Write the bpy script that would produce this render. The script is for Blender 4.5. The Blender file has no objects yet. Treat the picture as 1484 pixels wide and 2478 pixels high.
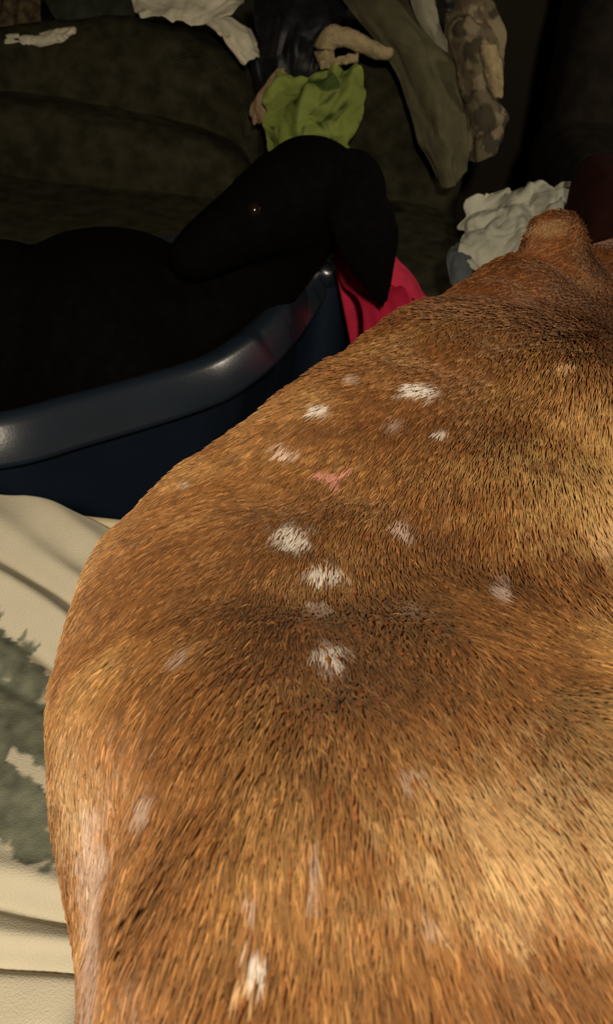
import bpy, bmesh, math, random
import numpy as np
from mathutils import Vector, Matrix
from mathutils.bvhtree import BVHTree
from math import sin, cos, pi, radians

SC = bpy.context.scene
COL = SC.collection
random.seed(7)

# ------------------------------------------------------------------ camera
W, H, F = 1484.0, 2478.0, 2146.0
CAM = np.array([0.0, 0.0, 1.16])
PITCH, ROLL = radians(37), radians(6)
FW = np.array([0, cos(PITCH), -sin(PITCH)])
_r0 = np.array([1.0, 0, 0]); _u0 = np.cross(_r0, FW)
RT = cos(ROLL) * _r0 + sin(ROLL) * _u0
UP = np.cross(RT, FW)
cd = bpy.data.cameras.new('camera'); cam = bpy.data.objects.new('camera', cd); COL.objects.link(cam)
cam.matrix_world = Matrix(((RT[0], UP[0], -FW[0], CAM[0]), (RT[1], UP[1], -FW[1], CAM[1]),
                           (RT[2], UP[2], -FW[2], CAM[2]), (0, 0, 0, 1)))
cd.sensor_fit = 'VERTICAL'; cd.sensor_height = 36.0; cd.lens = 36.0 * F / H
cd.clip_start = 0.02; cd.clip_end = 50
cd.dof.use_dof = True; cd.dof.focus_distance = 0.50; cd.dof.aperture_fstop = 20.0
SC.camera = cam

# ------------------------------------------------------------------ light and exposure
wd = bpy.data.worlds.new('room_dark'); SC.world = wd; wd.use_nodes = True
wd.node_tree.nodes['Background'].inputs[0].default_value = (1.0, 0.82, 0.62, 1)
wd.node_tree.nodes['Background'].inputs[1].default_value = 0.016
ld = bpy.data.lights.new('bedside_lamp_light', 'POINT'); lo = bpy.data.objects.new('bedside_lamp_light', ld); COL.objects.link(lo)
lo.location = (0.10, -0.55, 1.62)
ld.energy = 108; ld.color = (1.0, 0.85, 0.65); ld.shadow_soft_size = 0.05
l2 = bpy.data.lights.new('side_lamp_light', 'POINT'); l2o = bpy.data.objects.new('side_lamp_light', l2); COL.objects.link(l2o)
l2o.location = (1.45, 1.65, 1.45)
l2.energy = 20; l2.color = (1.0, 0.86, 0.66); l2.shadow_soft_size = 0.06
SC.view_settings.view_transform = 'Standard'; SC.view_settings.look = 'None'
SC.cycles_curves.subdivisions = 1; SC.cycles.max_bounces = 4; SC.cycles.diffuse_bounces = 2; SC.cycles.glossy_bounces = 2; SC.cycles.transmission_bounces = 2
SC.view_settings.exposure = 0.0; SC.view_settings.gamma = 1.0; SC.view_settings.use_curve_mapping = False

# ------------------------------------------------------------------ helpers
def ray(px, py):
    return (px - W / 2) / F * RT - (py - H / 2) / F * UP + FW
def at(px, py, y):                      # point where the sight line meets the upright plane at depth y
    d = ray(px, py); return CAM + d * (y / d[1])
def atz(px, py, z):
    d = ray(px, py); return CAM + d * ((z - CAM[2]) / d[2])

def _hash(i, j, k, s):
    h = (i.astype(np.int64) * 374761393 + j.astype(np.int64) * 668265263 + k.astype(np.int64) * 2147483647 + s * 1274126177) & 0xffffffff
    h = ((h ^ (h >> 13)) * 1274126177) & 0xffffffff
    h = ((h ^ (h >> 15)) * 2246822519) & 0xffffffff
    return ((h ^ (h >> 16)) & 0xffffff) / float(0x7fffff) - 1.0
def vnoise(p, s=0):
    p = np.asarray(p, float); f = np.floor(p); t = p - f; t = t * t * (3 - 2 * t); f = f.astype(np.int64)
    out = 0
    for a in (0, 1):
        for b in (0, 1):
            for c in (0, 1):
                w = (t[..., 0] if a else 1 - t[..., 0]) * (t[..., 1] if b else 1 - t[..., 1]) * (t[..., 2] if c else 1 - t[..., 2])
                out = out + w * _hash(f[..., 0] + a, f[..., 1] + b, f[..., 2] + c, s)
    return out
def fbm(p, s=0, o=3):
    p = np.asarray(p, float); r = 0; a = 1.0
    for k in range(o):
        r = r + a * vnoise(p * 2 ** k, s + k * 17); a *= .5
    return r
def smooth01(x):
    x = np.clip(x, 0, 1); return x * x * (3 - 2 * x)

def link_mesh(name, verts, faces, mat=None, parent=None, smooth=True):
    me = bpy.data.meshes.new(name); me.from_pydata([tuple(map(float, v)) for v in verts], [], faces); me.update()
    if smooth: me.polygons.foreach_set('use_smooth', [True] * len(me.polygons))
    if mat: me.materials.append(mat)
    o = bpy.data.objects.new(name, me); COL.objects.link(o)
    if parent: adopt(o, parent)
    return o
def adopt(o, parent):
    o.parent = parent
    p = parent; off = Vector((0, 0, 0))
    while p: off += p.location; p = p.parent
    o.location = -off
def empty(name, loc):
    o = bpy.data.objects.new(name, None); o.empty_display_size = .05; COL.objects.link(o); o.location = loc; return o
def tag(o, label, cat, group=None):
    o['label'] = label; o['category'] = cat
    if group: o['group'] = group
    return o
def structure(o): o['kind'] = 'structure'; return o

def grid_faces(nr, nc, closed=False):
    fs = []
    for i in range(nr - 1):
        for j in range(nc if closed else nc - 1):
            k = (j + 1) % nc
            fs.append((i * nc + j, i * nc + k, (i + 1) * nc + k, (i + 1) * nc + j))
    return fs
def catmull(P, n, closed=False):
    """resample a polyline (k,3) to n points through its control points"""
    P = np.asarray(P, float); k = len(P)
    t = np.linspace(0, k if closed else k - 1, n, endpoint=not closed)
    i = np.floor(t).astype(int)
    if not closed: i = np.minimum(i, k - 2)
    u = (t - i)[:, None]
    g = (lambda a: P[a % k]) if closed else (lambda a: P[np.clip(a, 0, k - 1)])
    p0, p1, p2, p3 = g(i - 1), g(i), g(i + 1), g(i + 2)
    if not closed:
        p0 = np.where((i == 0)[:, None], 2 * P[0] - P[1], p0); p3 = np.where((i == k - 2)[:, None], 2 * P[-1] - P[-2], p3)
    return .5 * (2 * p1 + (p2 - p0) * u + (2 * p0 - 5 * p1 + 4 * p2 - p3) * u * u + (3 * p1 - p0 - 3 * p2 + p3) * u ** 3)
def tube_geo(path, radii, seg=20, flat=1.0, flatdir=None, n=None):
    """closed capsule-like tube; flat squashes the section along flatdir"""
    path = np.asarray(path, float); radii = np.asarray(radii, float)
    n = n or len(path) * 5
    C = catmull(np.c_[path, radii], n); P, R = C[:, :3], np.maximum(C[:, 3], 1e-4)
    T = np.gradient(P, axis=0); T /= np.linalg.norm(T, axis=1)[:, None]
    ref = np.array(flatdir, float) if flatdir is not None else np.array([0, 0, 1.0])
    V = []; rings = []
    def ring(p, t, r):
        a = ref - t * (ref @ t)
        if np.linalg.norm(a) < 1e-3: a = np.array([1.0, 0, 0]) - t * t[0]
        a /= np.linalg.norm(a); b = np.cross(t, a)
        return [p + r * (flat * a * cos(q) + b * sin(q)) for q in np.linspace(0, 2 * pi, seg, endpoint=False)]
    for e in (80, 55, 30): rings.append((P[0] - T[0] * R[0] * sin(radians(e)) * min(1, 1), T[0], R[0] * cos(radians(e))))
    for p, t, r in zip(P, T, R): rings.append((p, t, r))
    for e in (30, 55, 80): rings.append((P[-1] + T[-1] * R[-1] * sin(radians(e)), T[-1], R[-1] * cos(radians(e))))
    for q in rings: V += ring(*q)
    Fs = grid_faces(len(rings), seg, True)
    Fs.append(tuple(range(seg))[::-1]); m = (len(rings) - 1) * seg; Fs.append(tuple(range(m, m + seg)))
    return V, Fs
def ellip_geo(c, r, rot=None, nu=28, nv=16, e1=1.0, e2=1.0):
    """superquadric ellipsoid"""
    V = []; sp = lambda x, e: math.copysign(abs(x) ** e, x)
    M = rot if rot is not None else Matrix.Identity(3)
    for i in range(nv + 1):
        a = -pi / 2 + pi * (i + .02) / (nv + .04)
        for j in range(nu):
            b = 2 * pi * j / nu
            v = Vector((r[0] * sp(cos(a), e1) * sp(cos(b), e2), r[1] * sp(cos(a), e1) * sp(sin(b), e2), r[2] * sp(sin(a), e1)))
            V.append(np.array(M @ v) + np.array(c))
    Fs = grid_faces(nv + 1, nu, True); Fs.append(tuple(range(nu))[::-1]); m = nv * nu; Fs.append(tuple(range(m, m + nu)))
    return V, Fs
def merge(*gs):
    V, Fs = [], []
    for v, f in gs:
        k = len(V); V += list(v); Fs += [tuple(i + k for i in q) for q in f]
    return V, Fs
def remeshed(name, geo, voxel, smooth_it=6, mat=None):
    """weld overlapping closed volumes into one continuous skin"""
    o = link_mesh('tmp_' + name, geo[0], geo[1])
    m = o.modifiers.new('r', 'REMESH'); m.mode = 'VOXEL'; m.voxel_size = voxel; m.use_smooth_shade = True
    s = o.modifiers.new('s', 'SMOOTH'); s.factor = .5; s.iterations = smooth_it
    dg = bpy.context.evaluated_depsgraph_get()
    me = bpy.data.meshes.new_from_object(o.evaluated_get(dg)); me.name = name
    old = o.data; bpy.data.objects.remove(o); bpy.data.meshes.remove(old)
    me.materials.clear()
    if mat: me.materials.append(mat)
    me.polygons.foreach_set('use_smooth', [True] * len(me.polygons))
    r = bpy.data.objects.new(name, me); COL.objects.link(r); return r
def rounded_box(name, lo_, hi_, mat, parent=None, bev=.02, seg=3):
    bm = bmesh.new(); bmesh.ops.create_cube(bm, size=1)
    for v in bm.verts: v.co = Vector([lo_[i] + (v.co[i] + .5) * (hi_[i] - lo_[i]) for i in range(3)])
    bmesh.ops.bevel(bm, geom=list(bm.edges), offset=bev, segments=seg, affect='EDGES', profile=.5)
    me = bpy.data.meshes.new(name); bm.to_mesh(me); bm.free()
    me.polygons.foreach_set('use_smooth', [True] * len(me.polygons)); me.materials.append(mat)
    o = bpy.data.objects.new(name, me); COL.objects.link(o)
    if parent: adopt(o, parent)
    return o

def material(name, col, rough=.8, var=.25, scale=60, bump=.3, bscale=None, spec=.3, col2=None, sheen=0.0, weave=False, bdist=.004):
    m = bpy.data.materials.new(name); m.use_nodes = True; nt = m.node_tree; N = nt.nodes; L = nt.links
    b = N['Principled BSDF']; b.inputs['Roughness'].default_value = rough; b.inputs['Specular IOR Level'].default_value = spec
    if sheen: b.inputs['Sheen Weight'].default_value = sheen; b.inputs['Sheen Roughness'].default_value = .5
    tc = N.new('ShaderNodeTexCoord'); no = N.new('ShaderNodeTexNoise'); no.inputs['Scale'].default_value = scale; no.inputs['Detail'].default_value = 5
    L.new(tc.outputs['Object'], no.inputs['Vector'])
    rp = N.new('ShaderNodeValToRGB'); L.new(no.outputs['Fac'], rp.inputs['Fac'])
    c2 = col2 or tuple(c * (1 - var) for c in col)
    rp.color_ramp.elements[0].position = .35; rp.color_ramp.elements[0].color = (*c2, 1)
    rp.color_ramp.elements[1].position = .65; rp.color_ramp.elements[1].color = (*(tuple(min(1, c * (1 + var)) for c in col) if not col2 else col), 1)
    L.new(rp.outputs['Color'], b.inputs['Base Color'])
    if bump:
        n2 = N.new('ShaderNodeTexNoise'); n2.inputs['Scale'].default_value = bscale or scale * 5; n2.inputs['Detail'].default_value = 4
        L.new(tc.outputs['Object'], n2.inputs['Vector'])
        bp = N.new('ShaderNodeBump'); bp.inputs['Strength'].default_value = bump; bp.inputs['Distance'].default_value = bdist
        L.new(n2.outputs['Fac'], bp.inputs['Height']); L.new(bp.outputs['Normal'], b.inputs['Normal'])
    return m
def attr_material(name, attr, rough=.85, bump=.25, bscale=500, spec=.2):
    m = material(name, (1, 1, 1), rough, .06, 30, bump, bscale, spec)
    nt = m.node_tree; N = nt.nodes; L = nt.links; b = N['Principled BSDF']
    at_ = N.new('ShaderNodeAttribute'); at_.attribute_name = attr
    mx = N.new('ShaderNodeMix'); mx.data_type = 'RGBA'; mx.blend_type = 'MULTIPLY'; mx.inputs[0].default_value = 1
    src = b.inputs['Base Color'].links[0].from_socket
    L.new(at_.outputs['Color'], mx.inputs[6]); L.new(src, mx.inputs[7]); L.new(mx.outputs[2], b.inputs['Base Color'])
    return m

def cloth(name, rows, mat, amp=.008, freq=(4, 4), seed=1, n=(48, 48), thick=.004, ridge=.6, ragged=0.0, color=None, skew=0.0):
    """a piece of fabric lofted through rows of control points, with folds pressed along its normal"""
    R = [np.array([at(*p) if len(p) == 3 else np.array(p[1:]) for p in r]) for r in rows]
    nc, nr = n[1], n[0]
    A = np.array([catmull(r, nc) for r in R])
    G = np.stack([catmull(A[:, j], nr) for j in range(nc)], axis=1)
    du = np.gradient(G, axis=0); dv = np.gradient(G, axis=1); N = np.cross(dv, du); N /= np.linalg.norm(N, axis=2)[..., None] + 1e-9
    cen = G.mean((0, 1)); 
    if ((CAM - cen) @ N[nr // 2, nc // 2]) < 0: N = -N
    v, u = np.meshgrid(np.linspace(0, 1, nc), np.linspace(0, 1, nr))
    q = np.stack([u * freq[0] + skew * v, v * freq[1], np.full_like(u, seed * 3.1)], -1)
    q = q + .35 * np.stack([vnoise(q * 1.3, seed + 5), vnoise(q * 1.3, seed + 6), 0 * u], -1)
    h = ridge * (1 - 2.2 * np.abs(vnoise(q, seed))) + (1 - ridge) * fbm(q * 1.7, seed + 9)
    G = G + N * (amp * h)[..., None]
    if ragged:
        e = np.minimum.reduce([u, 1 - u, v, 1 - v]); w = np.clip(1 - e * 8, 0, 1)
        j = np.stack([vnoise(q * 2.1, seed + 31), vnoise(q * 2.1, seed + 32) * .4, vnoise(q * 2.1, seed + 33)], -1)
        G = G + j * (ragged * w)[..., None]
    o = link_mesh(name, G.reshape(-1, 3), grid_faces(nr, nc), mat)
    if color is not None:
        c = color(u, v, G); a = o.data.color_attributes.new('print', 'FLOAT_COLOR', 'POINT')
        a.data.foreach_set('color', np.concatenate([c, np.ones(c.shape[:2] + (1,))], -1).astype(np.float32).ravel())
    m = o.modifiers.new('thickness', 'SOLIDIFY'); m.thickness = thick; m.offset = -1
    s = o.modifiers.new('soft', 'SUBSURF'); s.levels = 0; s.render_levels = 1
    return o

# ------------------------------------------------------------------ materials
M_couch = material('olive_brown_upholstery', (.030, .028, .016), .95, .35, 25, .5, 700, .08, bdist=.002)
M_seam = material('dark_piping', (.016, .015, .010), .9, .2, 60, .2, 600, .1)
M_chair = material('dark_brown_upholstery', (.016, .013, .010), .95, .3, 25, .4, 700, .08)
M_wood = material('dark_wood', (.03, .018, .01), .5, .3, 12, .1, 40)
M_tote = material('navy_plastic', (.008, .014, .026), .32, .10, 8, .05, 300, .5)
M_rim = material('navy_plastic_rim', (.012, .019, .030), .28, .10, 8, .05, 300, 1.0)
M_mat = material('cream_sheet', (.66, .56, .36), .85, .06, 30, .2, 700, .2)
M_floor = material('brown_carpet', (.06, .045, .03), .95, .3, 40, .6, 500, .05)
M_wall = material('dull_wall_paint', (.035, .030, .022), .9, .06, 4, .1, 200, .1)
M_blk = material('black_dog_coat', (.0016, .0011, .0010), .8, .4, 60, .6, 500, .06, bdist=.003)
M_eye = material('dark_eye', (.01, .006, .004), .08, .1, 20, 0, spec=.6)
M_nose = material('wet_black_nose', (.008, .006, .006), .35, .2, 80, .4, 300, .4)
M_white = material('off_white_cotton', (.62, .58, .44), .9, .10, 20, .3, 500, .1)
M_grey = material('pale_grey_cotton', (.42, .42, .34), .9, .14, 24, .3, 500, .1)
M_tanf = material('tan_fleece', (.36, .29, .16), .95, .15, 70, .8, 260, .05, bdist=.006)
M_black = material('black_nylon', (.010, .010, .013), .45, .3, 30, .2, 400, .35)
M_olive = material('olive_drab_cotton', (.095, .088, .050), .92, .14, 30, .35, 600, .1)
M_dgreen = material('dark_grey_green_cloth', (.035, .038, .028), .95, .25, 30, .3, 500, .08)
M_red = material('crimson_cloth', (.42, .012, .045), .7, .12, 30, .15, 500, .25)
M_maroon = material('dark_maroon_cloth', (.016, .004, .003), .9, .25, 30, .3, 500, .1)
M_bluegrey = material('blue_grey_cloth', (.08, .09, .095), .9, .2, 30, .3, 500, .1)
M_camo = attr_material('camouflage_cloth', 'print')
M_greenp = attr_material('lime_print_cloth', 'print')
M_blanket = attr_material('tree_print_blanket', 'print', .9, .25, 900)

# ------------------------------------------------------------------ room shell
def box_struct(name, lo_, hi_, mat): return structure(rounded_box(name, lo_, hi_, mat, None, .004, 1))
box_struct('floor', (-2.4, -1.6, -.05), (2.4, 3.4, 0), M_floor)
box_struct('wall_back', (-2.4, 3.4, -.05), (2.4, 3.48, 2.45), M_wall)
box_struct('wall_left', (-2.48, -1.6, -.05), (-2.4, 3.48, 2.45), M_wall)
box_struct('wall_right', (2.4, -1.6, -.05), (2.48, 3.48, 2.45), M_wall)
box_struct('wall_front', (-2.48, -1.68, -.05), (2.48, -1.6, 2.45), M_wall)
box_struct('ceiling', (-2.48, -1.68, 2.45), (2.48, 3.48, 2.5), M_wall)

# ------------------------------------------------------------------ bed
BED = .70
bed = empty('bed', (0, -.2, 0))
tag(bed, 'bed with a cream fitted sheet under the tree print blanket', 'bed')
mo = rounded_box('mattress', (-.95, -1.45, .42), (.95, .588, BED), M_mat, bed, .022, 4)
rounded_box('bed_base', (-.93, -1.43, .12), (.93, .57, .42), M_wood, bed, .02)
for sx in (-.85, .85):
    for sy in (-1.35, .48):
        V, Fs = tube_geo([(sx, sy, .13), (sx, sy, .03)], [.03, .022], 14)
        link_mesh('leg', V, Fs, M_wood, bed)

def tree_print(x, y):
    """flat printed pine silhouettes on beige; x, y in metres on the cloth"""
    base = np.empty(x.shape + (3,)); base[:] = (.41, .375, .285)
    mott = fbm(np.stack([x * 7, y * 7, 0 * x], -1), 3)
    base *= (1 + .05 * mott)[..., None]
    mask = np.zeros_like(x)
    trees = [(-.157, .345, -35, .32, .094), (-.139, .288, -27, .32, .076), (-.60, .10, -20, .3, .09), (-.42, -.2, -20, .3, .09), (-.75, .35, -18, .28, .08), (.5, .1, -20, .3, .09)]
    for tx, ty, ang, L_, wd_ in trees:
        a = radians(ang); lx = (x - tx) * cos(a) + (y - ty) * sin(a); ly = -(x - tx) * sin(a) + (y - ty) * cos(a)
        s = (lx + L_ * .5) / L_                     # 0 at the foot, 1 at the tip
        half = (wd_ * (1 - s) * .62 + .004) * (.12 + .88 * smooth01((s - .06) / .10))      # short trunk below the branches
        tier = .62 + .38 * np.abs(((s * 7) % 1.0))
        jag = .006 * vnoise(np.stack([lx * 150, ly * 60, 0 * x + tx], -1), 5) + 0.005 * vnoise(np.stack([lx * 330, ly * 120, 0 * x], -1), 6)
        d = half * (1.25 - .35 * tier) + jag - np.abs(ly)
        mask = np.maximum(mask, smooth01(d / .003 + .5) * (s > 0) * (s < 1))
    gl = np.abs(y - .3135 + .6 * (x + .146)); teeth = .0035 * vnoise(np.stack([x * 260, y * 60, 0 * x], -1), 91)
    mask = mask * (1 - smooth01((.0052 + teeth - gl) / .002 + .5) * (x > -.160) * (x < -.10))
    inner = fbm(np.stack([x * 120, y * 120, 0 * x], -1), 12)
    gap = smooth01((vnoise(np.stack([x * 90 + y * 40, y * 120, 0 * x], -1), 44) - .80) * 6)
    tree = np.array([.105, .112, .080]) * (1 + .35 * inner)[..., None]
    mk = (mask * (1 - .6 * gap))[..., None]
    return base * (1 - mk) + tree * mk
def sheet_edge(x):                        # far hem of the blanket
    return np.interp(x, [-.95, -.40, -.30, -.2527, -.2271, -.2014, -.1717, -.1451, -.10, -.05, .1, .95], [.584, .584, .583, .580, .575, .568, .557, .543, .525, .51, .50, .50])
xs = np.concatenate([np.linspace(-.93, -.36, 30)[:-1], np.linspace(-.36, .02, 190), np.linspace(.02, .93, 60)[1:]])
ts = np.concatenate([np.linspace(0, .75, 40)[:-1], np.linspace(.75, 1, 260)])
X, Tt = np.meshgrid(xs, ts)
Y0 = -1.40; Y = Y0 + (sheet_edge(X) - Y0) * Tt
def blanket_height(X, Y):
    # soft drape folds running away from the dog towards the left foot corner
    q = np.clip(X + .16, -.3, .2); r = (Y - .378 * q) / (1 - 2.4 * q)
    w = .010 * fbm(np.stack([X * 6, Y * 6, 0 * X + 2], -1), 8)
    f = lambda c, s_: np.exp(-((r + w - c) / s_) ** 2)
    z = .012 * f(.428, .011) - .007 * f(.402, .008) + .006 * f(.470, .012) - .006 * f(.452, .007) + .006 * f(.515, .015) - .004 * f(.372, .008) \
        - .008 * f(.246, .006) + .005 * f(.262, .010) - .008 * f(.212, .005) + .005 * f(.226, .008) - .006 * f(.16, .008) + .008 * f(.10, .02)
    z = z * smooth01((.15 - X) / .2)
    z += .003 * fbm(np.stack([X * 8, Y * 8, 0 * X], -1), 21)
    e = sheet_edge(X) - Y
    z += .006 * np.exp(-((e - .03) / .03) ** 2)
    z = z + -.006 * np.exp(-((X + .36) / .16) ** 2 - ((Y - .53) / .10) ** 2)
    return z, e
Zf, e = blanket_height(X, Y)
Z = BED + .017 + np.maximum(Zf, -.011) - .020 * smooth01(1 - e / .012)
o = link_mesh('blanket', np.stack([X, Y, Z], -1).reshape(-1, 3), grid_faces(len(ts), len(xs)), M_blanket)
c = tree_print(X, Y); a_ = o.data.color_attributes.new('print', 'FLOAT_COLOR', 'POINT')
a_.data.foreach_set('color', np.concatenate([c, np.ones(c.shape[:2] + (1,))], -1).astype(np.float32).ravel())
md = o.modifiers.new('thickness', 'SOLIDIFY'); md.thickness = .004; md.offset = -1
tag(o, 'beige blanket printed with grey-green pine trees, rumpled over the bed', 'blanket')

# ------------------------------------------------------------------ brown dog
#            x     y     ztop  wL    wR   zwide
ST = np.array([
    (.0141, -.165, .78, .0323, .03, .7655),
    (.0127, -.14, .83, .0576, .075, .78),
    (.0115, -.08, .895, .0781, .105, .79),
    (.0139, .0, .925, .0824, .13, .791),
    (.0184, .09, .94, .0721, .145, .797),
    (.0196, .16, .942, .0868, .150, .799),
    (.0194, .225, .9346, .115, .170, .82),
    (.022, .29, .916, .1376, .178, .82),
    (.036, .35, .912, .1435, .175, .82),
    (.0646, .42, .930, .1236, .165, .81),
    (.0954, .48, .9389, .1128, .140, .811),
    (.1268, .54, .9328, .1063, .125, .8375),
    (.1581, .59, .9161, .089, .105, .835),
    (.191, .64, .9050, .0721, .085, .829),
    (.2194, .69, .900, .0613, .070, .83),
    (.2397, .72, .890, .0335, .03, .84)
])
NS = 70
S = catmull(ST, NS)
T2 = np.gradient(S[:, :2], axis=0); T2 /= np.linalg.norm(T2, axis=1)[:, None]
body = []
SEG = 48
zb = np.interp(S[:, 1], [-.2, .5, .60, .72], [BED + .012, BED + .012, BED + .03, .80])
for k in range(NS):
    cx, cy, zt, wl, wr, zw = S[k]; n = np.array([-T2[k, 1], T2[k, 0]])   # n points to the dog's left
    for j in range(SEG):
        q = 2 * pi * j / SEG; lat = cos(q); ver = sin(q); ee = 2 / 2.25
        lx = math.copysign(abs(lat) ** ee, lat) * (wl if lat > 0 else wr)
        vz = abs(ver) ** ee
        z = zw + (zt - zw) * vz if ver > 0 else zw - (zw - zb[k]) * abs(ver) ** .6
        body.append(np.array([cx + n[0] * lx, cy + n[1] * lx, z]))
bf = grid_faces(NS, SEG, True); bf.append(tuple(range(SEG))[::-1]); m_ = (NS - 1) * SEG; bf.append(tuple(range(m_, m_ + SEG)))
geo = [(body, bf)]
geo.append(ellip_geo((.105, .160, .825), (.090, .150, .115)))                   # right haunch
geo.append(ellip_geo((.150, .462, .862), (.085, .085, .088)))                     # right ribs
geo.append(ellip_geo((.092, .530, .882), (.034, .050, .045), Matrix.Rotation(radians(-26), 3, 'Z')))    # left shoulder blade
geo.append(ellip_geo((.170, .515, .880), (.040, .06, .050), Matrix.Rotation(radians(-26), 3, 'Z')))
geo.append(ellip_geo((.128, .632, .868), (.044, .048, .044)))
# head: skull, cheek, muzzle turned to the right
geo.append(ellip_geo((.262, .748, .856), (.066, .066, .062)))
geo.append(ellip_geo((.150, .662, .868), (.046, .050, .048)))
geo.append(ellip_geo((.205, .700, .850), (.055, .055, .055)))
geo.append(ellip_geo((.190, .700, .885), (.034, .034, .034)))
geo.append(tube_geo([(.300, .760, .835), (.355, .770, .815), (.405, .775, .805)], [.046, .036, .030], 18))
# ears folded flat
geo.append(tube_geo([(.205, .715, .908), (.186, .706, .926), (.166, .698, .928), (.150, .686, .915)], [.010, .016, .018, .009], 14, .40, (.2, -.6, .7)))
geo.append(tube_geo([(.300, .715, .895), (.315, .695, .875), (.322, .678, .845)], [.016, .024, .010], 14, .35, (.7, -.5, .4)))
# legs tucked on the bed
geo.append(tube_geo([(-.03, .30, .76), (-.07, .36, .745), (-.03, .42, .728), (.0, .47, .726)], [.055, .035, .024, .024], 14))
geo.append(tube_geo([(.16, .20, .77), (.22, .32, .745), (.255, .24, .728), (.27, .16, .726)], [.065, .042, .026, .026], 14))
geo.append(tube_geo([(.08, .50, .79), (.07, .52, .735), (.15, .545, .728), (.20, .550, .726)], [.045, .034, .026, .026], 14))
geo.append(tube_geo([(.20, .47, .79), (.24, .45, .735), (.30, .50, .728), (.36, .53, .726)], [.045, .034, .026, .026], 14))
geo.append(tube_geo([(.004, -.15, .80), (.03, -.22, .75), (.10, -.27, .725), (.19, -.26, .722)], [.028, .02, .015, .009], 12))
M_skin = material('brown_coat_skin', (.16, .060, .018), .7, .25, 60, .3, 500, .2)
dog = remeshed('brown_dog', merge(*geo), .006, 10, M_skin)
tag(dog, 'short-haired golden brown dog with white bald patches, lying on the bed', 'dog')

me = dog.data
# muscle and rib relief under the coat
_v = np.empty(len(me.vertices) * 3); me.vertices.foreach_get('co', _v); _v = _v.reshape(-1, 3)
_n = np.empty(len(me.vertices) * 3); me.vertex_normals.foreach_get('vector', _n); _n = _n.reshape(-1, 3)
_w = smooth01((_v[:, 2] - .80) / .06)
_v += _n * (_w * (.0075 * fbm(_v * 10 + 3.3, 401, 2) + .0022 * fbm(_v * 34, 402, 2)))[:, None]
me.vertices.foreach_set('co', _v.ravel()); me.update()
VV = np.empty(len(me.vertices) * 3); me.vertices.foreach_get('co', VV); VV = VV.reshape(-1, 3)
me.calc_loop_triangles(); TR = np.empty(len(me.loop_triangles) * 3, int); me.loop_triangles.foreach_get('vertices', TR); TR = TR.reshape(-1, 3)
VN = np.empty(len(me.vertices) * 3); me.vertex_normals.foreach_get('vector', VN); VN = VN.reshape(-1, 3)
bvh = BVHTree.FromPolygons([tuple(v) for v in VV], [tuple(t) for t in TR])
def on_dog(px, py):
    h = bvh.ray_cast(Vector(CAM), Vector(ray(px, py)).normalized())
    return None if h[0] is None else np.array(h[0])

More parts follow.
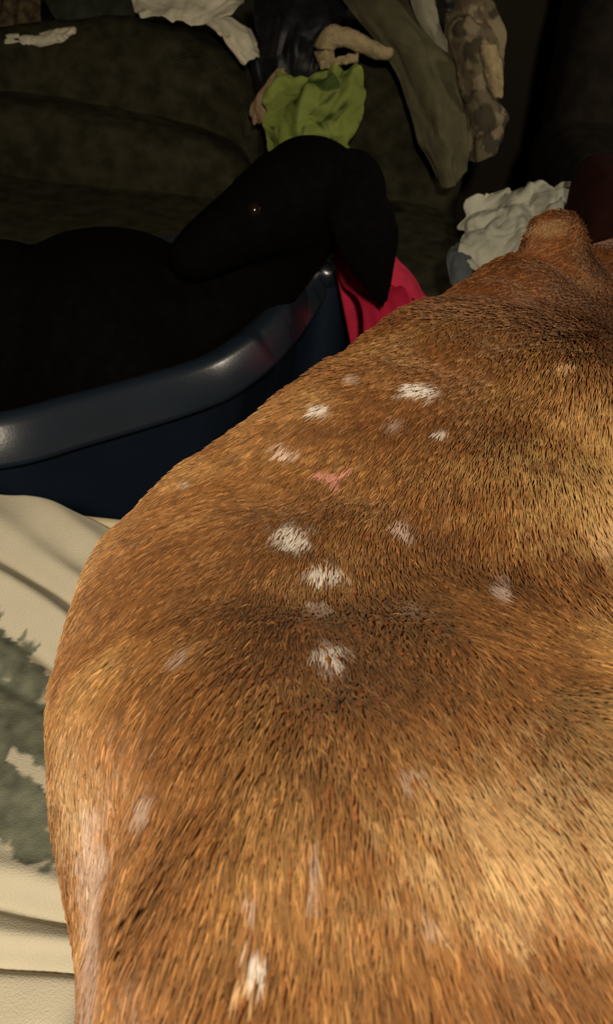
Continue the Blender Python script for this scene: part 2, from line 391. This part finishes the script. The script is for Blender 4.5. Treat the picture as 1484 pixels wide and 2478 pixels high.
# fur: short hairs combed from neck to tail, leaning away from the spine
rng = np.random.default_rng(3)
def make_fur(NH):
    a, b, c = VV[TR[:, 0]], VV[TR[:, 1]], VV[TR[:, 2]]
    area = np.linalg.norm(np.cross(b - a, c - a), axis=1)
    cen = (a + b + c) / 3
    fn = VN[TR].mean(1)
    area *= (cen[:, 2] > BED + .02) * (fn[:, 2] > -.35) * np.where(cen[:, 1] < .02, .35, 1.0) * np.where(cen[:, 0] > .24, .6, 1.0)
    idx = rng.choice(len(area), NH, p=area / area.sum())
    r1 = np.sqrt(rng.random(NH))[:, None]; r2 = rng.random(NH)[:, None]
    P = (1 - r1) * a[idx] + r1 * (1 - r2) * b[idx] + r1 * r2 * c[idx]
    Nn = (1 - r1) * VN[TR[idx, 0]] + r1 * (1 - r2) * VN[TR[idx, 1]] + r1 * r2 * VN[TR[idx, 2]]
    Nn /= np.linalg.norm(Nn, axis=1)[:, None]
    # flow field
    sp = S[:, :2]
    d2 = ((P[:, None, :2] - sp[None, ::2]) ** 2).sum(2); k = d2.argmin(1) * 2
    t = T2[k]; n = np.stack([-t[:, 1], t[:, 0]], 1)
    lat = ((P[:, :2] - sp[k]) * n).sum(1)
    D = np.zeros((NH, 3)); D[:, :2] = -t + n * (lat / .13 * np.where(lat > 0, .38, .75))[:, None]
    D[:, 2] = -.35 * np.abs(lat) / .13
    D += .16 * np.stack([fbm(P * 14, 61), fbm(P * 14, 62), fbm(P * 14, 63)], 1)
    D += .10 * rng.normal(size=(NH, 3))
    D -= Nn * (D * Nn).sum(1)[:, None]; D /= np.linalg.norm(D, axis=1)[:, None]
    # locks
    cell = .0029
    q = np.floor((P + .0012 * np.stack([vnoise(P * 300, 1), vnoise(P * 300, 2), vnoise(P * 300, 3)], 1)) / cell).astype(np.int64)
    key = (q[:, 0] * 73856093) ^ (q[:, 1] * 19349663) ^ (q[:, 2] * 83492791)
    _, inv = np.unique(key, return_inverse=True); cnt = np.bincount(inv)
    Cc = np.stack([np.bincount(inv, P[:, i]) / cnt for i in range(3)], 1)[inv]
    lockrand = rng.random(len(cnt))[inv]
    ln = (.0080 + .0035 * rng.random(NH)) * np.where(P[:, 1] > .60, .7, 1.0)
    lift = (.16 + .16 * lockrand + .05 * rng.random(NH))
    pts = []
    for s, up, cl in ((0, 0, 0), (.33, .42, .15), (.68, .78, .40), (1.0, .92, .62)):
        p = P + D * (ln * s)[:, None] + Nn * (ln * lift * up)[:, None]
        pull = Cc - P; pull -= D * (pull * D).sum(1)[:, None] * .8
        p = p + pull * cl - (Nn * .0006 if s == 0 else 0)
        pts.append(p)
    PT = np.stack(pts, 1)
    # coat colour, with some light and shade painted in
    z1 = fbm(P * 9, 71); z2 = fbm(P * 30, 72)
    base = np.array([.195, .082, .022]); dark = np.array([.098, .032, .007]); gold = np.array([.36, .205, .072])
    fl = smooth01((np.where(lat > 0, lat - .075, -lat - .045)) / .09)      # light on the sides painted in as flanks paler than the back
    f = np.clip(.40 + .22 * z1 + .28 * z2 + .42 * fl * (1 - .6 * smooth01((P[:, 1] - .45) / .15)), 0, 1)[:, None]
    colr = np.where(f < .5, dark + (base - dark) * f * 2, base + (gold - base) * (f - .5) * 2)
    colr = colr * (.55 + .75 * lockrand + .25 * rng.random(NH))[:, None]
    sd = smooth01((P[:, 1] - .36) / .25)[:, None]; colr = colr * (1 - sd * np.array([.40, .56, .66]))  # light falloff over the shoulders painted in as darker, redder coat
    glint = rng.random(NH) < .13; colr[glint] = colr[glint] * 1.5 + np.array([.06, .045, .02])  # sparkle put into the colour of random hairs
    white = np.array([.80, .74, .66]); pink = np.array([.70, .32, .25]); grey = np.array([.50, .38, .32]); tan = np.array([.55, .36, .18]); drk = np.array([.10, .040, .014])
    spots = [(1025, 945, 46, 24, white, 1), (788, 988, 24, 20, white, .95), (705, 1085, 34, 18, grey * 1.3, .9), (1075, 1040, 18, 18, white, .7), (970, 1018, 24, 18, grey, .5),
             (870, 915, 18, 16, grey * 1.2, .6), (1372, 880, 26, 16, tan * 1.4, .8), (716, 1292, 46, 40, white, 1), (790, 1382, 52, 26, white, 1), (765, 1470, 30, 22, grey * 1.3, .8),
             (978, 1272, 28, 24, grey * 1.3, .85), (1195, 1425, 28, 26, grey * 1.3, .85), (1205, 1395, 20, 20, grey, .5), (790, 1580, 44, 30, white, 1), (985, 1475, 26, 24, grey, .5),
             (630, 2290, 30, 34, white, 1), (612, 2140, 22, 22, grey * 1.3, .8), (370, 1910, 24, 40, grey * 1.1, .6), (455, 1580, 24, 24, grey * 1.1, .5), (600, 2350, 24, 34, tan * 1.3, .8),
             (808, 1140, 44, 13, pink, .9), (855, 1130, 26, 12, pink * 1.2, .9), (820, 1160, 16, 22, pink, .9), (975, 1860, 34, 20, grey, .5), (755, 2080, 14, 60, grey, .6),
             (230, 2080, 70, 170, grey, .65), (1020, 2200, 40, 20, grey, .5), (240, 2330, 60, 160, grey, .5), (1180, 640, 80, 34, tan * 1.15, .9), (1330, 545, 60, 22, tan * .8, .5),
             (1440, 640, 110, 70, drk, .85), (780, 1050, 50, 40, drk * 1.3, .6), (470, 1160, 14, 10, white, .35), (1470, 1290, 60, 60, tan * 1.3, .5)]  # large drk spot paints the shade on the neck into the coat
    spots = [(1330, 1990, 470, 185, np.array([.64, .43, .20]), .92), (1500, 1170, 400, 200, np.array([.50, .32, .115]), .9), (170, 1930, 110, 190, np.array([.46, .30, .15]), .7)] + spots  # brightness on right haunch and ribs painted in as pale coat; left edge paler
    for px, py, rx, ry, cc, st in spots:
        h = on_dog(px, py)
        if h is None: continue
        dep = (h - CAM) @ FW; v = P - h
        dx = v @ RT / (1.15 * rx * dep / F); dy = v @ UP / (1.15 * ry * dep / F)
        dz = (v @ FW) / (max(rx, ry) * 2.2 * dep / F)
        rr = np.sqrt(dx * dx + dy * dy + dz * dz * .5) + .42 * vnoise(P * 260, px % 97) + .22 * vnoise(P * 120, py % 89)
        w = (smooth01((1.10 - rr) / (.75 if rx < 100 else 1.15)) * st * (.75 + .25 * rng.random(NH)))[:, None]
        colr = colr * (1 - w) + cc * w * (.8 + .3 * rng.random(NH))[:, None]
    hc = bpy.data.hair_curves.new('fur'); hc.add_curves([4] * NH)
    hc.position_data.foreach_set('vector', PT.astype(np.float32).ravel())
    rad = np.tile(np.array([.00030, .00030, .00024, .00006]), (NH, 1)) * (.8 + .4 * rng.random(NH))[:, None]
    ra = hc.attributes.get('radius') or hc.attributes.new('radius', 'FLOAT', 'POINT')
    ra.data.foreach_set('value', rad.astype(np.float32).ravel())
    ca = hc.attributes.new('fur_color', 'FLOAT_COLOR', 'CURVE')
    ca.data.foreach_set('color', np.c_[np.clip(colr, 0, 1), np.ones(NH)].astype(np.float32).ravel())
    m = bpy.data.materials.new('golden_brown_fur'); m.use_nodes = True; nt = m.node_tree
    for nd in list(nt.nodes): nt.nodes.remove(nd)
    out = nt.nodes.new('ShaderNodeOutputMaterial'); pb = nt.nodes.new('ShaderNodeBsdfPrincipled'); aa = nt.nodes.new('ShaderNodeAttribute')
    aa.attribute_name = 'fur_color'
    pb.inputs['Roughness'].default_value = .42; pb.inputs['Specular IOR Level'].default_value = .42
    nt.links.new(aa.outputs['Color'], pb.inputs['Base Color'])
    hr = nt.nodes.new('ShaderNodeBsdfHair'); hr.component = 'Reflection'; hr.inputs['RoughnessU'].default_value = .22; hr.inputs['RoughnessV'].default_value = .7; hr.inputs['Offset'].default_value = radians(4)
    tn = nt.nodes.new('ShaderNodeMix'); tn.data_type = 'RGBA'; tn.inputs[0].default_value = .55; tn.inputs[7].default_value = (.95, .80, .55, 1)
    nt.links.new(aa.outputs['Color'], tn.inputs[6]); nt.links.new(tn.outputs[2], hr.inputs['Color'])
    ms = nt.nodes.new('ShaderNodeMixShader'); ms.inputs[0].default_value = .14
    nt.links.new(pb.outputs[0], ms.inputs[1]); nt.links.new(hr.outputs[0], ms.inputs[2]); nt.links.new(ms.outputs[0], out.inputs[0])
    hc.materials.append(m)
    o = bpy.data.objects.new('fur', hc); COL.objects.link(o); o.parent = dog; o['kind'] = 'stuff'
    o['label'] = 'short golden brown fur with scattered white bald patches'
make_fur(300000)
for (ex, ey, ez) in ((.312, .788, .866), (.322, .725, .862)):
    link_mesh('eye', *ellip_geo((ex, ey, ez), (.011, .011, .011), None, 16, 10), M_eye, dog)
link_mesh('nose', *ellip_geo((.434, .778, .815), (.014, .019, .013), None, 18, 10, .8, .8), M_nose, dog)

# ------------------------------------------------------------------ storage tub
RIMZ = .55
vis = [(0, 1040), (200, 990), (400, 935), (500, 903), (560, 877), (620, 838), (660, 806), (705, 760), (740, 715), (770, 670), (800, 615)]
rimp = [atz(px, py, RIMZ) for px, py in vis]
rimp += [np.array(p) for p in [(.008, 1.585, RIMZ), (-.05, 1.645, RIMZ), (-.20, 1.65, RIMZ), (-.40, 1.60, RIMZ), (-.58, 1.48, RIMZ), (-.68, 1.28, RIMZ), (-.70, 1.06, RIMZ), (-.63, .90, RIMZ), (-.52, .868, RIMZ)]]
RC = catmull(rimp, 400, True)
# even spacing
dd = np.r_[0, np.cumsum(np.linalg.norm(np.diff(np.r_[RC, RC[:1]], axis=0), axis=1))]
tt = np.linspace(0, dd[-1], 160, endpoint=False); RC2 = np.stack([np.interp(tt, dd, np.r_[RC[:, i], RC[:1, i]]) for i in range(2)], 1)
tg = np.roll(RC2, -2, 0) - np.roll(RC2, 2, 0); tg /= np.linalg.norm(tg, axis=1)[:, None]
inn = np.stack([-tg[:, 1], tg[:, 0]], 1)
if (inn * (RC2.mean(0) - RC2)).sum() < 0: inn = -inn
def tub_rings(prof):
    V = []
    for d, z in prof:
        q = RC2 + inn * d; V += [(x, y, z) for x, y in q]
    return V
tote = empty('storage_tub', (-.35, 1.33, 0))
tag(tote, 'large navy blue plastic tub with a rolled rim, beside the bed', 'tub')
prof = [(.030, .515), (.036, .42), (.050, .24), (.072, .03), (.085, .012), (.11, .010), (.14, .012), (.14, .022), (.10, .024), (.080, .04), (.058, .24), (.044, .42), (.040, .515)]
V = tub_rings(prof); Fs = grid_faces(len(prof), 160, True)
k = 6 * 160; Fs2 = [f for f in Fs]
Fs2.append(tuple(range(6 * 160, 7 * 160))[::-1]); Fs2.append(tuple(range(7 * 160, 8 * 160)))
link_mesh('tub_wall', V, Fs2, M_tote, tote)
prof = [(.036, .504), (.012, .494), (-.004, .495), (-.012, .501), (-.011, .508), (.012, .545), (.018, .552), (.026, .555), (.038, .553), (.050, .546), (.054, .534), (.050, .520), (.036, .504)]
link_mesh('rim', tub_rings(prof), grid_faces(len(prof), 160, True), M_rim, tote)

# ------------------------------------------------------------------ black dog in the tub
YB = 1.36
A = lambda px, py, y=YB: at(px, py, y)
g2 = []
g2.append(ellip_geo((-.36, 1.34, .40), (.24, .20, .25), Matrix.Rotation(radians(28), 3, 'Z')))
g2.append(ellip_geo((-.235, 1.38, .42), (.12, .15, .20)))
g2.append(tube_geo([(-.235, 1.40, .46), A(650, 600, 1.42), A(740, 490, 1.40)], [.110, .088, .080], 20))
g2.append(ellip_geo(A(752, 462, 1.385), (.086, .084, .080)))
g2.append(ellip_geo(A(845, 480, 1.42), (.060, .07, .075)))
g2.append(tube_geo([A(690, 490, 1.36), A(590, 545, 1.33), A(500, 600, 1.31), A(470, 620, 1.305)], [.078, .058, .046, .040], 18))
g2.append(ellip_geo(A(640, 480, 1.345), (.05, .05, .046)))
g2.append(tube_geo([A(800, 420, 1.335), A(860, 500, 1.300), A(893, 580, 1.29), A(908, 650, 1.288), A(924, 715, 1.288), A(934, 748, 1.29)], [.030, .048, .050, .036, .018, .006], 18, .30, (.15, -1, .35)))
g2.append(tube_geo([A(640, 400, 1.45), A(600, 470, 1.47), A(590, 540, 1.47)], [.022, .036, .014], 14, .3, (-.3, 1, .2)))
g2.append(ellip_geo((-.51, 1.29, .43), (.14, .15, .205)))
g2.append(tube_geo([(-.33, 1.23, .30), (-.35, 1.18, .16), (-.27, 1.22, .06), (-.20, 1.27, .055)], [.07, .045, .03, .03], 14))
g2.append(tube_geo([(-.20, 1.42, .30), (-.14, 1.45, .16), (-.15, 1.38, .06), (-.17, 1.32, .055)], [.06, .042, .03, .03], 14))
g2.append(tube_geo([(-.52, 1.24, .30), (-.54, 1.2, .16), (-.47, 1.16, .06), (-.42, 1.15, .055)], [.08, .055, .032, .03], 14))
g2.append(tube_geo([(-.50, 1.42, .30), (-.52, 1.46, .16), (-.46, 1.45, .06), (-.40, 1.42, .055)], [.08, .055, .032, .03], 14))
g2.append(tube_geo([(-.56, 1.30, .40), (-.60, 1.38, .30), (-.56, 1.48, .22), (-.44, 1.53, .20)], [.03, .022, .017, .01], 12))
dog2 = remeshed('black_dog', merge(*g2), .007, 8, M_blk)
tag(dog2, 'black dog with a long hanging ear curled up inside the blue tub', 'dog')
b2v = [tuple(v.co) for v in dog2.data.vertices]; b2 = BVHTree.FromPolygons(b2v, [tuple(p.vertices) for p in dog2.data.polygons])
h = b2.ray_cast(Vector(CAM), Vector(ray(615, 508)).normalized())
if h[0] is not None: link_mesh('eye', *ellip_geo(np.array(h[0]) - np.array(h[1]) * .005, (.012, .012, .012), None, 16, 10), M_eye, dog2)
link_mesh('nose', *ellip_geo(A(452, 618, 1.30), (.020, .018, .016), None, 18, 10, .8, .8), M_nose, dog2)

# ------------------------------------------------------------------ red bag beside the tub
bag = empty('red_bag', (.12, 1.30, 0))
tag(bag, 'crimson red bag with a folded flap, standing right of the blue tub', 'bag')
def panel(name, rows, **k):
    o = cloth(name, rows, M_red, **k); adopt(o, bag); return o
panel('front_panel', [[(800, 585, 1.50), (870, 590, 1.46), (948, 612, 1.40)], [(835, 690, 1.45), (895, 700, 1.40), (962, 690, 1.36)], [(880, 830, 1.34), (930, 840, 1.32), (1000, 800, 1.30)], [('w', .060, 1.30, .02), ('w', .11, 1.27, .02), ('w', .17, 1.25, .02)]], amp=.006, freq=(3, 2), seed=4, n=(40, 30), thick=.003)
panel('side_panel', [[(945, 612, 1.40), (990, 660, 1.42), (1034, 722, 1.44)], [(945, 690, 1.375), (985, 715, 1.38), (1028, 742, 1.40)], [(950, 780, 1.36), (1000, 790, 1.37), (1060, 800, 1.39)], [('w', .17, 1.25, .02), ('w', .21, 1.29, .02), ('w', .25, 1.33, .02)]], amp=.006, freq=(4, 2), seed=6, n=(40, 24), thick=.003)
panel('back_panel', [[(800, 585, 1.505), (930, 640, 1.50), (1034, 722, 1.445)], [('w', .08, 1.48, .3), ('w', .16, 1.46, .3), ('w', .24, 1.40, .3)], [('w', .08, 1.44, .02), ('w', .16, 1.42, .02), ('w', .25, 1.34, .02)]], amp=.004, freq=(2, 2), seed=8, n=(30, 24), thick=.003)
panel('flap', [[(940, 640, 1.37), (985, 672, 1.375), (1028, 730, 1.385)], [(944, 690, 1.352), (985, 715, 1.355), (1022, 742, 1.365)]], amp=.002, freq=(2, 2), seed=9, n=(16, 20), thick=.003)

# ------------------------------------------------------------------ couch
couch = empty('couch', (-.45, 2.35, 0))
tag(couch, 'dark olive couch with puffy back cushions behind the blue tub', 'couch')
def pillow(name, c, r, rot=(0, 0, 0), e1=.55, e2=.5, amp=.012, seed=1, mat=M_couch, parent=couch):
    M = Matrix.Rotation(rot[2], 3, 'Z') @ Matrix.Rotation(rot[1], 3, 'Y') @ Matrix.Rotation(rot[0], 3, 'X')
    V, Fs = ellip_geo((0, 0, 0), r, None, 64, 40, e1, e2)
    V = np.array(V); d = V / (np.linalg.norm(V, axis=1)[:, None] + 1e-9)
    V = V + d * (amp * fbm(V * 7 + seed * 3.3, seed))[:, None]
    V = np.array([np.array(M @ Vector(v)) for v in V]) + np.array(c)
    return link_mesh(name, V, Fs, mat, parent)
pillow('back_cushion', (-.68, 2.44, .49), (.47, .16, .265), (radians(-6), radians(-9), 0), .75, .6, .015, 1)
pillow('lumbar_cushion', (-.68, 2.27, .46), (.46, .13, .15), (0, radians(3), 0), .6, .5, .015, 2)
pillow('back_cushion', (.055, 2.46, .46), (.265, .16, .285), (radians(-8), radians(2), 0), .55, .5, .018, 3)
pillow('seat_cushion', (-.70, 2.05, .36), (.48, .32, .10), (0, 0, 0), .4, .35, .01, 4)
pillow('seat_cushion', (.06, 2.05, .35), (.27, .32, .10), (0, 0, 0), .4, .35, .01, 5)
rounded_box('couch_base', (-1.22, 1.76, .05), (.34, 2.66, .27), M_couch, couch, .03)
rounded_box('back_frame', (-1.22, 2.55, .25), (.34, 2.72, .72), M_couch, couch, .05, 4)
pillow('arm', (-1.27, 2.18, .32), (.13, .46, .30), (0, 0, 0), .5, .4, .012, 6)
for sx in (-1.12, .24):
    for sy in (1.84, 2.58): link_mesh('foot', *tube_geo([(sx, sy, .07), (sx, sy, .02)], [.03, .022], 12), M_wood, couch)
# raised seams on the left back cushion
_cb = bpy.data.objects['back_cushion'].data
_bv = BVHTree.FromPolygons([tuple(v.co) for v in _cb.vertices], [tuple(p.vertices) for p in _cb.polygons])
pp = []
for px, py in ((425, 142), (470, 132), (520, 152), (560, 210), (585, 280), (595, 330)):
    h = _bv.ray_cast(Vector(CAM), Vector(ray(px, py)).normalized())
    if h[0] is not None: pp.append(np.array(h[0]) + np.array(h[1]) * .001)
V, Fs = tube_geo(pp, [.005] * len(pp), 10, n=50)
link_mesh('piping', V, Fs, M_couch, bpy.data.objects['back_cushion'])

# ------------------------------------------------------------------ dark armchair on the right
ac = empty('armchair', (1.05, 2.35, 0))
tag(ac, 'dark brown armchair in shadow at the right, past the camouflage garment', 'armchair')
pillow('backrest', (1.02, 2.56, .75), (.50, .17, .42), (radians(-8), 0, 0), .45, .4, .015, 11, M_chair, ac)
pillow('arm', (.62, 2.22, .36), (.115, .40, .30), (0, radians(-6), 0), .5, .4, .012, 12, M_chair, ac)
pillow('arm', (1.46, 2.22, .36), (.115, .40, .30), (0, 0, 0), .5, .4, .012, 13, M_chair, ac)
pillow('seat_cushion', (1.04, 2.15, .38), (.31, .36, .10), (0, 0, 0), .4, .35, .01, 14, M_chair, ac)
rounded_box('chair_base', (.56, 1.86, .05), (1.52, 2.68, .29), M_chair, ac, .03)
for sx in (.64, 1.44):
    for sy in (1.94, 2.6): link_mesh('foot', *tube_geo([(sx, sy, .07), (sx, sy, .02)], [.03, .022], 12), M_wood, ac)

# ------------------------------------------------------------------ clothes heaped on the couch
def camo(u, v, G):
    p = np.stack([G[..., 0] * 22, G[..., 2] * 22, G[..., 1] * 22], -1)
    a = fbm(p, 201, 3); b = fbm(p * 1.4, 222, 3)
    c = np.empty(u.shape + (3,)); c[:] = (.135, .110, .065)
    c[a > .25] = (.060, .050, .032); c[b > .35] = (.23, .19, .115); c[(a < -.35)] = (.095, .070, .042)
    return c
def lime(u, v, G):
    c = np.empty(u.shape + (3,)); c[:] = (.20, .25, .055)
    p = np.stack([u * 5, v * 5, 0 * u], -1); n = fbm(p, 301, 3)
    c *= (1 + .12 * n)[..., None]
    w = .035 * fbm(np.stack([u * 6, v * 6, 0 * u + 4], -1), 311)
    def stroke(u0, v0, u1, v1, hw):           # one printed dark green brush stroke
        du, dv = u1 - u0, v1 - v0; t = np.clip(((u - u0) * du + (v - v0) * dv) / (du * du + dv * dv), 0, 1)
        return smooth01((hw + w - np.hypot(u - u0 - t * du, v - v0 - t * dv)) / .03)
    k = np.zeros_like(u)
    for st in ((.10, .42, .20, .68, .085), (.30, .70, .52, .40, .030), (.34, .30, .56, .52, .028), (.52, .45, .80, .42, .030), (.56, .56, .74, .72, .024), (.66, .10, .56, .40, .022), (.55, .62, .42, .80, .022), (.80, .06, .95, .14, .05)):
        k = np.maximum(k, stroke(*st))
    k = (k * .85)[..., None]
    return c * (1 - k) + np.array([.030, .058, .016]) * k
o = cloth('shirt', [[(310, -40, 2.52), (430, -45, 2.54), (560, -45, 2.55), (600, -30, 2.56)], [(322, 10, 2.44), (420, 5, 2.44), (510, 0, 2.46), (585, 5, 2.5)], [(345, 42, 2.38), (420, 52, 2.37), (478, 66, 2.37), (560, 40, 2.42)]], M_white, .010, (3, 6), 3, (40, 56), ragged=.008)
tag(o, 'off-white crumpled shirt lying over the top of the left couch cushion', 'shirt')
o = cloth('hanging_cloth', [[(495, 55, 2.37), (530, 45, 2.38), (585, 60, 2.42)], [(530, 85, 2.335), (570, 85, 2.335), (612, 88, 2.36)], [(562, 125, 2.31), (590, 120, 2.31), (622, 118, 2.33)], [(590, 158, 2.30), (608, 148, 2.30), (626, 138, 2.31)]], M_white, .010, (3, 4), 7, (48, 30), ragged=.006)
tag(o, 'off-white cloth tail hanging down beside the black jacket', 'cloth')
o = cloth('rolled_towel', [[(-60, 128, 2.40), (20, 96, 2.39), (80, 92, 2.385), (140, 80, 2.38), (182, 78, 2.375)], [(-60, 150, 2.36), (20, 118, 2.355), (80, 118, 2.35), (140, 104, 2.345), (184, 88, 2.35)]], M_white, .008, (2, 6), 13, (18, 56), ragged=.006, thick=.012)
tag(o, 'narrow white twisted cloth along the top of the couch at far left', 'cloth')
o = cloth('dark_garment', [[(120, -70, 2.70), (220, -75, 2.68), (345, -60, 2.66)], [(110, 0, 2.56), (220, -12, 2.54), (335, -5, 2.54)], [(150, 70, 2.47), (230, 72, 2.46), (328, 40, 2.46)], [(160, 92, 2.45), (230, 90, 2.44), (320, 60, 2.44)]], M_dgreen, .014, (3, 3), 17, (40, 40))
tag(o, 'dark grey-green garment heaped behind the left couch cushion', 'garment')
o = cloth('brown_garment', [[(-120, -70, 2.68), (-20, -75, 2.66), (110, -70, 2.66)], [(-120, 10, 2.58), (-10, 5, 2.54), (100, 0, 2.54)], [(-120, 105, 2.47), (-10, 90, 2.46), (105, 78, 2.47)]], material('brown_print_cloth', (.075, .055, .030), .9, .5, 45, .3, 500, .1), .012, (2, 6), 19, (36, 44))
tag(o, 'dull brown patterned cloth in the top left corner behind the white strip', 'cloth')
o = cloth('black_jacket', [[(600, -60, 2.56), (700, -60, 2.52), (850, -50, 2.54)], [(618, 30, 2.42), (700, 20, 2.37), (840, 25, 2.42)], [(620, 100, 2.36), (700, 90, 2.30), (800, 95, 2.33)], [(610, 175, 2.33), (690, 178, 2.285), (785, 165, 2.29)], [(640, 250, 2.34), (700, 250, 2.31), (770, 240, 2.31)]], M_black, .014, (4, 4), 23, (56, 48))
tag(o, 'black nylon jacket stuffed between the couch cushions above the green cloth', 'jacket')
o = cloth('lime_cloth', [[(668, 172, 2.24), (730, 190, 2.22), (800, 168, 2.22), (868, 150, 2.24)], [(650, 235, 2.20), (720, 245, 2.17), (800, 240, 2.165), (876, 220, 2.20)], [(634, 310, 2.18), (710, 320, 2.15), (790, 320, 2.15), (858, 300, 2.18)], [(655, 378, 2.17), (720, 400, 2.15), (790, 395, 2.15), (835, 370, 2.17)]], M_greenp, .026, (3.6, 3.8), 29, (70, 70), ragged=.010, color=lime)
tag(o, 'lime green printed cloth bunched up behind the black dog’s head'.replace('’', "'"), 'cloth')
o = cloth('cream_cloth', [[(676, 170, 2.26), (690, 172, 2.25), (700, 190, 2.25)], [(612, 245, 2.25), (640, 235, 2.235), (668, 245, 2.23)], [(612, 300, 2.25), (635, 300, 2.23), (652, 310, 2.22)]], material('cream_tan_cloth', (.36, .29, .20), .9, .3, 25, .3, 500, .1, col2=(.30, .17, .07)), .008, (3, 3), 31, (30, 26), ragged=.005)
tag(o, 'cream and tan scrap of cloth at the left edge of the lime cloth', 'cloth')
o = link_mesh('fleece_sleeve', *merge(tube_geo([at(790, 150, 2.25), at(786, 112, 2.25), at(812, 88, 2.25), at(850, 92, 2.25), at(895, 112, 2.25), at(938, 126, 2.25)], [.020, .024, .024, .021, .020, .014], 18, n=40)), M_tanf)
_p = np.array([v.co for v in o.data.vertices]); _c = fbm(_p * 45, 501)
o.data.vertices.foreach_set('co', (_p + np.stack([_c * 0, _c * .004, .006 * fbm(_p * 30, 505)], 1)).ravel())
tag(o, 'tan fleece sleeve bent in a hook above the lime cloth', 'sleeve')
o = cloth('cream_collar', [[(776, 150, 2.235), (820, 138, 2.225), (868, 128, 2.23)], [(780, 170, 2.225), (820, 160, 2.215), (868, 152, 2.22)]], M_tanf, .005, (2, 4), 37, (14, 30), thick=.008)
tag(o, 'pale fleece strip between the tan sleeve and lime cloth', 'cloth')
o = cloth('olive_jacket', [[(790, -60, 2.50), (880, -60, 2.46), (1000, -60, 2.48)], [(850, 30, 2.36), (940, 30, 2.31), (1030, 50, 2.35)], [(935, 135, 2.29), (1010, 130, 2.25), (1085, 140, 2.29)], [(985, 240, 2.24), (1050, 230, 2.21), (1112, 240, 2.25)], [(1012, 330, 2.21), (1068, 330, 2.18), (1125, 330, 2.22)], [(1065, 440, 2.19), (1095, 452, 2.17), (1132, 415, 2.20)]], M_olive, .012, (4, 3), 41, (70, 44), ragged=.004)
tag(o, 'olive drab jacket sleeve hanging down over the couch in the middle', 'jacket')
o = cloth('grey_cloth', [[(985, -40, 2.36), (1020, -40, 2.34), (1050, -30, 2.35)], [(1005, 30, 2.33), (1035, 40, 2.31), (1066, 60, 2.32)], [(1040, 85, 2.31), (1060, 95, 2.295), (1083, 105, 2.30)], [(1078, 136, 2.30), (1082, 138, 2.295), (1086, 140, 2.295)]], material('dull_grey_cotton', (.24, .23, .17), .9, .14, 24, .3, 500, .1), .006, (3, 2), 43, (40, 24))
tag(o, 'pale grey pointed cloth between the olive sleeve and the camouflage garment', 'cloth')
o = cloth('camouflage_garment', [[(1095, -50, 2.42), (1140, -50, 2.38), (1175, -40, 2.40)], [(1080, 40, 2.34), (1140, 35, 2.29), (1198, 50, 2.33)], [(1085, 110, 2.31), (1150, 110, 2.26), (1222, 120, 2.30)], [(1105, 200, 2.29), (1155, 200, 2.24), (1195, 205, 2.28)], [(1125, 280, 2.28), (1170, 280, 2.23), (1222, 290, 2.27)], [(1135, 384, 2.27), (1165, 384, 2.235), (1205, 350, 2.26)]], M_camo, .016, (5, 3), 47, (80, 50), ragged=.008, color=camo)
tag(o, 'brown camouflage print garment hanging at the right end of the couch', 'garment')
o = cloth('beige_sleeve', [[(1165, 108, 2.225), (1180, 105, 2.215), (1198, 108, 2.225)], [(1178, 170, 2.205), (1195, 168, 2.195), (1212, 170, 2.205)], [(1195, 228, 2.20), (1206, 236, 2.195), (1216, 232, 2.20)]], M_tanf, .006, (4, 2), 53, (30, 20), thick=.006, ragged=.006)
tag(o, 'beige cuff showing against the camouflage garment', 'cuff')
o = cloth('black_cloth', [[(1045, -60, 2.40), (1080, -64, 2.38), (1125, -60, 2.40)], [(1050, -10, 2.36), (1085, -10, 2.33), (1120, -8, 2.36)], [(1062, 18, 2.34), (1085, 30, 2.32), (1108, 20, 2.34)]], M_black, .006, (2, 3), 59, (24, 24))
tag(o, 'black fabric lump at the top edge beside the camouflage garment', 'cloth')

# crumpled white cloth on a stool-height pile beyond the brown dog's head
o = cloth('crumpled_cloth', [[(1140, 492, 1.683), (1200, 480, 1.717), (1270, 462, 1.734), (1340, 452, 1.734), (1392, 460, 1.717)], [(1118, 545, 1.615), (1190, 530, 1.615), (1265, 510, 1.623), (1335, 500, 1.632), (1395, 490, 1.649)], [(1115, 600, 1.564), (1185, 590, 1.556), (1260, 575, 1.556), (1330, 560, 1.564), (1392, 540, 1.590)], [(1130, 650, 1.530), (1190, 660, 1.513), (1260, 650, 1.513), (1330, 630, 1.522), (1390, 600, 1.547)]], M_grey, .016, (4.5, 5), 61, (70, 84), ragged=.010)
tag(o, 'crumpled pale grey cloth just beyond the brown dog’s ear'.replace('’', "'"), 'cloth')
o = cloth('blue_grey_rag', [[(1095, 600, 1.581), (1115, 590, 1.581), (1135, 600, 1.573)], [(1085, 640, 1.547), (1110, 640, 1.530), (1140, 650, 1.530)], [(1090, 690, 1.513), (1115, 700, 1.504), (1145, 700, 1.504)]], M_bluegrey, .008, (2, 2), 67, (24, 24))
tag(o, 'small blue-grey rag left of the crumpled pale cloth', 'rag')
o = pillow('cushion', at(1500, 520, 1.56), (.08, .065, .085), (0, 0, .2), .4, .4, .006, 71, M_maroon, None)
tag(o, 'dark maroon cushion at the right edge behind the brown dog', 'cushion')
hp = empty('hamper', (.46, 1.59, 0))
tag(hp, 'dark laundry hamper under the crumpled pale cloth', 'hamper')
rounded_box('hamper_body', (.285, 1.49, .0), (.66, 1.69, .535), M_chair, hp, .04, 4)
rounded_box('hamper_rim', (.272, 1.478, .52), (.673, 1.702, .55), M_seam, hp, .014, 3)
